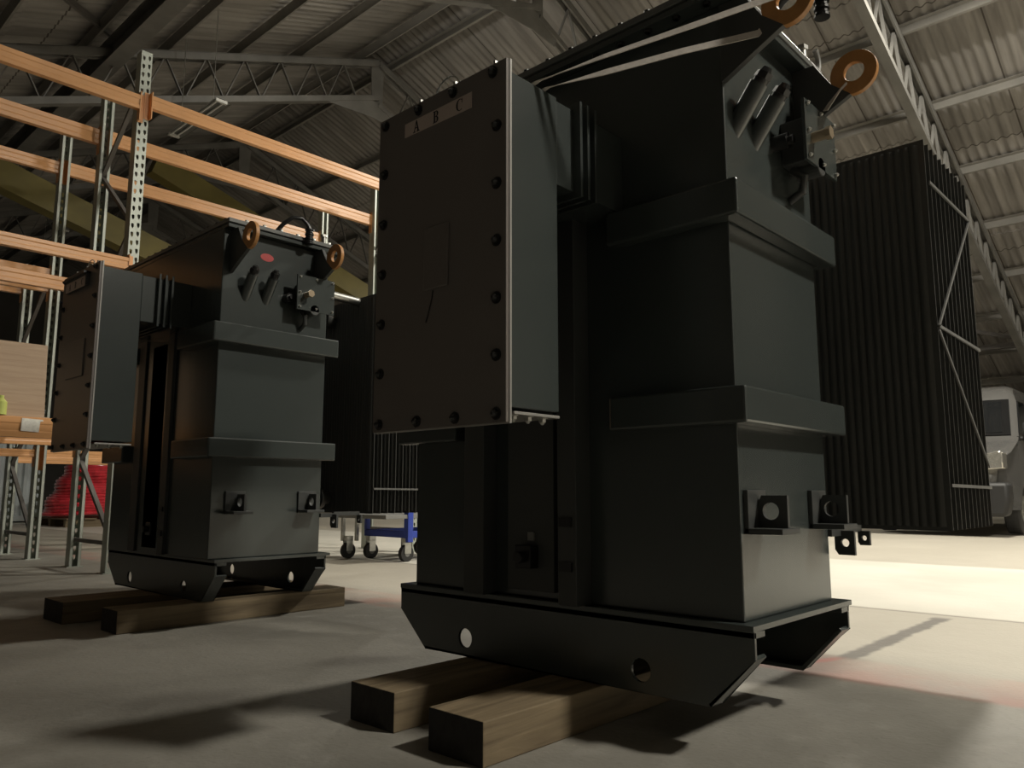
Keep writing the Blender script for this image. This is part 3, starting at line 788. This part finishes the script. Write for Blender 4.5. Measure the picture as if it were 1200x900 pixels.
for s in secs:
    for (x, z) in poly:
        a = inset(x, z); k = roundy(s)
        yy = a+(2.-2*a)*(s/2.)
        cz = z-(k if z > 1.5 else 0); cxx = x+(k*.8 if x < 1.4 and z > .5 else 0)
        # bowed nose and windscreen
        if x < 1.9: cxx += .10*((s-1)**2)
        vs.append((cxx, yy, cz))
for i in range(len(secs)-1):
    for j in range(n): fs.append((i*n+j, i*n+(j+1) % n, (i+1)*n+(j+1) % n, (i+1)*n+j))
fs += [tuple(range(n)), tuple((len(secs)-1)*n+j for j in range(n))]
body.add(vs, fs)
def vb(m, name, mt, bev=0., sm=False, par=None, lab=None):
    return m.build(name, mt, par or root, bev, sm, R0, lab)
vb(body, 'van_body', M['van'], 0, True)
# windscreen: curved glass slightly proud of the body between x .98..1.34
def scr(u, s, out): # u 0..1 from base to top
    x = .97+(1.33-.97)*u; z = 1.45+(1.99-1.45)*u
    a = inset(x, z); yy = a+.10+(2.-2*a-.2)*(s/2.)
    nx, nz = -.83, .55
    return (x+.10*((yy-1)**2)+nx*out, yy, z+nz*out)
def patch(u0, u1, s0, s1, o0, o1, nu=4, ns=14):
    b = MB(); vs = []; W = ns+1
    for o in (o0, o1):
        for i in range(nu+1):
            for j in range(ns+1): vs.append(scr(u0+(u1-u0)*i/nu, s0+(s1-s0)*j/ns, o))
    K = (nu+1)*W; fs = []
    for i in range(nu):
        for j in range(ns):
            q = (i*W+j, i*W+j+1, (i+1)*W+j+1, (i+1)*W+j); fs.append(q); fs.append(tuple(K+t for t in q[::-1]))
    for j in range(ns): fs += [(j, j+1, K+j+1, K+j), (nu*W+j, nu*W+j+1, K+nu*W+j+1, K+nu*W+j)]
    for i in range(nu): fs += [(i*W, (i+1)*W, K+(i+1)*W, K+i*W), (i*W+ns, (i+1)*W+ns, K+(i+1)*W+ns, K+i*W+ns)]
    return b.add(vs, fs)
ws = vb(patch(-.02, 1.02, -.02, 2.02, .0, .012), 'windscreen_seal', M['seal'], 0, True)
vb(patch(.05, .95, .10, 1.90, .008, .018), 'windscreen', M['glass'], 0, True, ws)
vb(MB().box(.02, .12, .38, 1.62, .80, .95).box(.0, .1, .45, 1.55, .82, .86), 'grille', M['black'], .01)
vb(MB().prism([(.06, .28), (1.94, .28), (1.99, .5), (1.99, .74), (.01, .74), (.01, .5)], 'x', -.035, .30), 'front_bumper', M['black'], .05, True, lab='dark plastic front bumper')
for y0, y1 in ((.06, .40), (1.60, 1.94)):
    hl = vb(MB().prism([(y0, .93), (y1+.04, .90), (y1+.02, 1.10), (y0+.05, 1.17), (y0, 1.15)], 'x', .015 if True else 0, .30), 'headlamp', M['chrome'], .012, True)
for cx in (1.0, 4.35):
    for y in (.03, 1.77):
        w = vb(MB().cyl((cx, y, .36), (cx, y+.2, .36), .345, n=36), 'wheel', M['black'], .02, True)
        yy = y-.004 if y < 1 else y+.19
        c = MB().cyl((cx, yy, .36), (cx, yy+.02, .36), .20, n=28)
        for k in range(6):
            a = PI/3*k; c.cyl((cx+.13*math.cos(a), yy-.006, .36+.13*math.sin(a)), (cx+.13*math.cos(a), yy+.02, .36+.13*math.sin(a)), .03, n=10)
        vb(c, 'wheel_trim', M['zinc'], 0, False, w)
for y, sg in ((-.02, -1), (2.02, 1)):
    c = MB().box(1.15, 1.21, min(y, y+sg*-.10), max(y, y+sg*-.10), 1.36, 1.42).box(1.10, 1.24, min(y, y+sg*.22), max(y, y+sg*.22), 1.30, 1.62)
    mr = vb(c, 'door_mirror', M['black'], .02, True)
    vb(MB().box(1.235, 1.245, min(y+sg*.02, y+sg*.20), max(y+sg*.02, y+sg*.20), 1.33, 1.59), 'mirror_glass', M['chrome'], 0, False, mr)
for y, sg in ((0, 1), (2., -1)):
    def sp(x, z, o): return (x, y+sg*(inset(x, z)-o), z)
    q = [(1.12, 1.46), (1.92, 1.46), (1.92, 1.98), (1.52, 1.98)]
    c = MB(); c.add([sp(x, z, .012) for x, z in q]+[sp(x, z, -.02) for x, z in q], [(0, 1, 2, 3), (4, 5, 6, 7), (0, 1, 5, 4), (1, 2, 6, 5), (2, 3, 7, 6), (3, 0, 4, 7)])
    vb(c, 'side_window', M['glass'])
    c = MB(); c.add([sp(x, z, .006) for x, z in ((1.06, 1.38), (2.0, 1.38), (2.0, 1.42), (1.06, 1.42))]+[sp(x, z, -.02) for x, z in ((1.06, 1.38), (2.0, 1.38), (2.0, 1.42), (1.06, 1.42))], [(0, 1, 2, 3), (4, 5, 6, 7), (0, 1, 5, 4), (1, 2, 6, 5), (2, 3, 7, 6), (3, 0, 4, 7)])
    vb(c, 'door_trim', M['black'])

# the root empties of trolley / van hold meshes modelled from their own origin; the van is shifted to its bay
# ------------------------------------------------------------------ unlit fluorescent fittings
def fitting(x, y, z, L, lab):
    root = empty('fluorescent_fitting', (x, y, z), lab, 'light fitting', 'unlit fluorescent fittings')
    MB().prism([(-.11, 0), (-.05, .05), (.05, .05), (.11, 0), (.105, 0), (.045, .044), (-.045, .044), (-.105, 0)], 'y', -L/2, L/2).build('reflector', M['grey'], root)
    for dx in (-.045, .045): MB().cyl((dx, -L/2+.03, .012), (dx, L/2-.03, .012), .014, n=12).build('lamp_tube', M['tube'], root, smooth=True)
    for dy in (-L/2+.015, L/2-.015): MB().box(-.08, .08, dy-.02, dy+.02, -.012, .03).build('lamp_holder', M['white'], root)
    for dy in (-L/3, L/3): MB().cyl((0, dy, .05), (0, dy, roofz(x)-.05-z), .006, n=6).build('hanger_rod', M['zinc'], root)
fitting(4.55, 10.35, 5.85, 1.5, 'unlit twin tube fluorescent fitting hanging under the truss above the top orange beam')
fitting(5.6, 20.2, 6.6, 1.8, 'dim twin tube fluorescent fitting in the dark far bay, at the left edge')

# ------------------------------------------------------------------ high bay lamps that light the hall, the last two added as fill
def highbay(x, y, z, watts, lab, col=(1., .945, .825), up=.0, size=.3, k=1.):
    root = empty('high_bay_lamp', (x, y, z), lab, 'lamp', 'lit high bay lamps')
    root.scale = (k, k, 1.)
    c = MB()
    prof = [(.05, .34), (.08, .28), (.12, .20), (.18, .08), (.235, .0)]
    for (r0, a), (r1, b_) in zip(prof[:-1], prof[1:]): c.cyl((0, 0, a), (0, 0, b_), r0, r1, 28, caps=False)
    c.cyl((0, 0, .34), (0, 0, .50), .055, n=16)
    c.build('bell_reflector', M['white'], root, smooth=True)
    MB().cyl((0, 0, .012), (0, 0, .02), .20, n=28).build('diffuser', M['lampglow'], root)
    MB().cyl((0, 0, .5), (0, 0, roofz(x)-z-.02), .008, n=8).build('hanger_rod', M['zinc'], root)
    ld = bpy.data.lights.new('high_bay_light', 'AREA'); ld.shape = 'DISK'; ld.size = size; ld.energy = watts; ld.color = col
    lo = bpy.data.objects.new('high_bay_light', ld); COL.objects.link(lo); lo.location = (0, 0, -.01); lo.parent = root
    if up:
        lp = bpy.data.lights.new('high_bay_spill', 'POINT'); lp.energy = up; lp.color = col; lp.shadow_soft_size = .12
        lq = bpy.data.objects.new('high_bay_spill', lp); COL.objects.link(lq); lq.location = (0, 0, -.12); lq.parent = root
highbay(9.3, 1.3, 7.55, 830, 'lit bell shaped high bay lamp beyond the pale floor lane, just past the ridge', up=0, size=.7)
highbay(4.4, -4.7, 7.3, 950, 'lit bell shaped high bay lamp to the right of the camera', up=110, size=.42, k=2.)
highbay(6.6, 7.85, 7.97, 50, 'lit bell shaped high bay lamp tight under the ridge', up=42, size=.3)
highbay(17.2, -1.5, 4.7, 40, 'added bell shaped fill lamp, out of view low by the right-hand eaves', up=60, size=.3)  # added to brighten the right-hand roof and the van side
highbay(13.5, 11., 6.1, 300, 'added bell shaped fill lamp hidden behind the nearer transformer', up=60)  # added to brighten the van and hall, kept behind the tank

# ------------------------------------------------------------------ camera, world, view
cam = bpy.data.cameras.new('camera'); cam.lens = 27.24; cam.sensor_width = 36; cam.sensor_fit = 'HORIZONTAL'; cam.clip_start = .05; cam.clip_end = 200
co = bpy.data.objects.new('camera', cam); COL.objects.link(co)
p, h = math.radians(8.), math.radians(42.9)
F = Vector((math.cos(h)*math.cos(p), math.sin(h)*math.cos(p), math.sin(p)))
co.location = (0, 0, .6); co.rotation_euler = F.to_track_quat('-Z', 'Y').to_euler()
scene.camera = co
w = bpy.data.worlds.new('world'); scene.world = w; w.use_nodes = True
w.node_tree.nodes['Background'].inputs[0].default_value = (.02, .022, .03, 1); w.node_tree.nodes['Background'].inputs[1].default_value = .2
vs_ = scene.view_settings; vs_.view_transform = 'Standard'; vs_.look = 'None'; vs_.gamma = 1; vs_.exposure = 0.; vs_.use_curve_mapping = False
scene.cycles.use_denoising = True; scene.cycles.max_bounces = 8; scene.cycles.diffuse_bounces = 5; scene.cycles.sample_clamp_indirect = 4
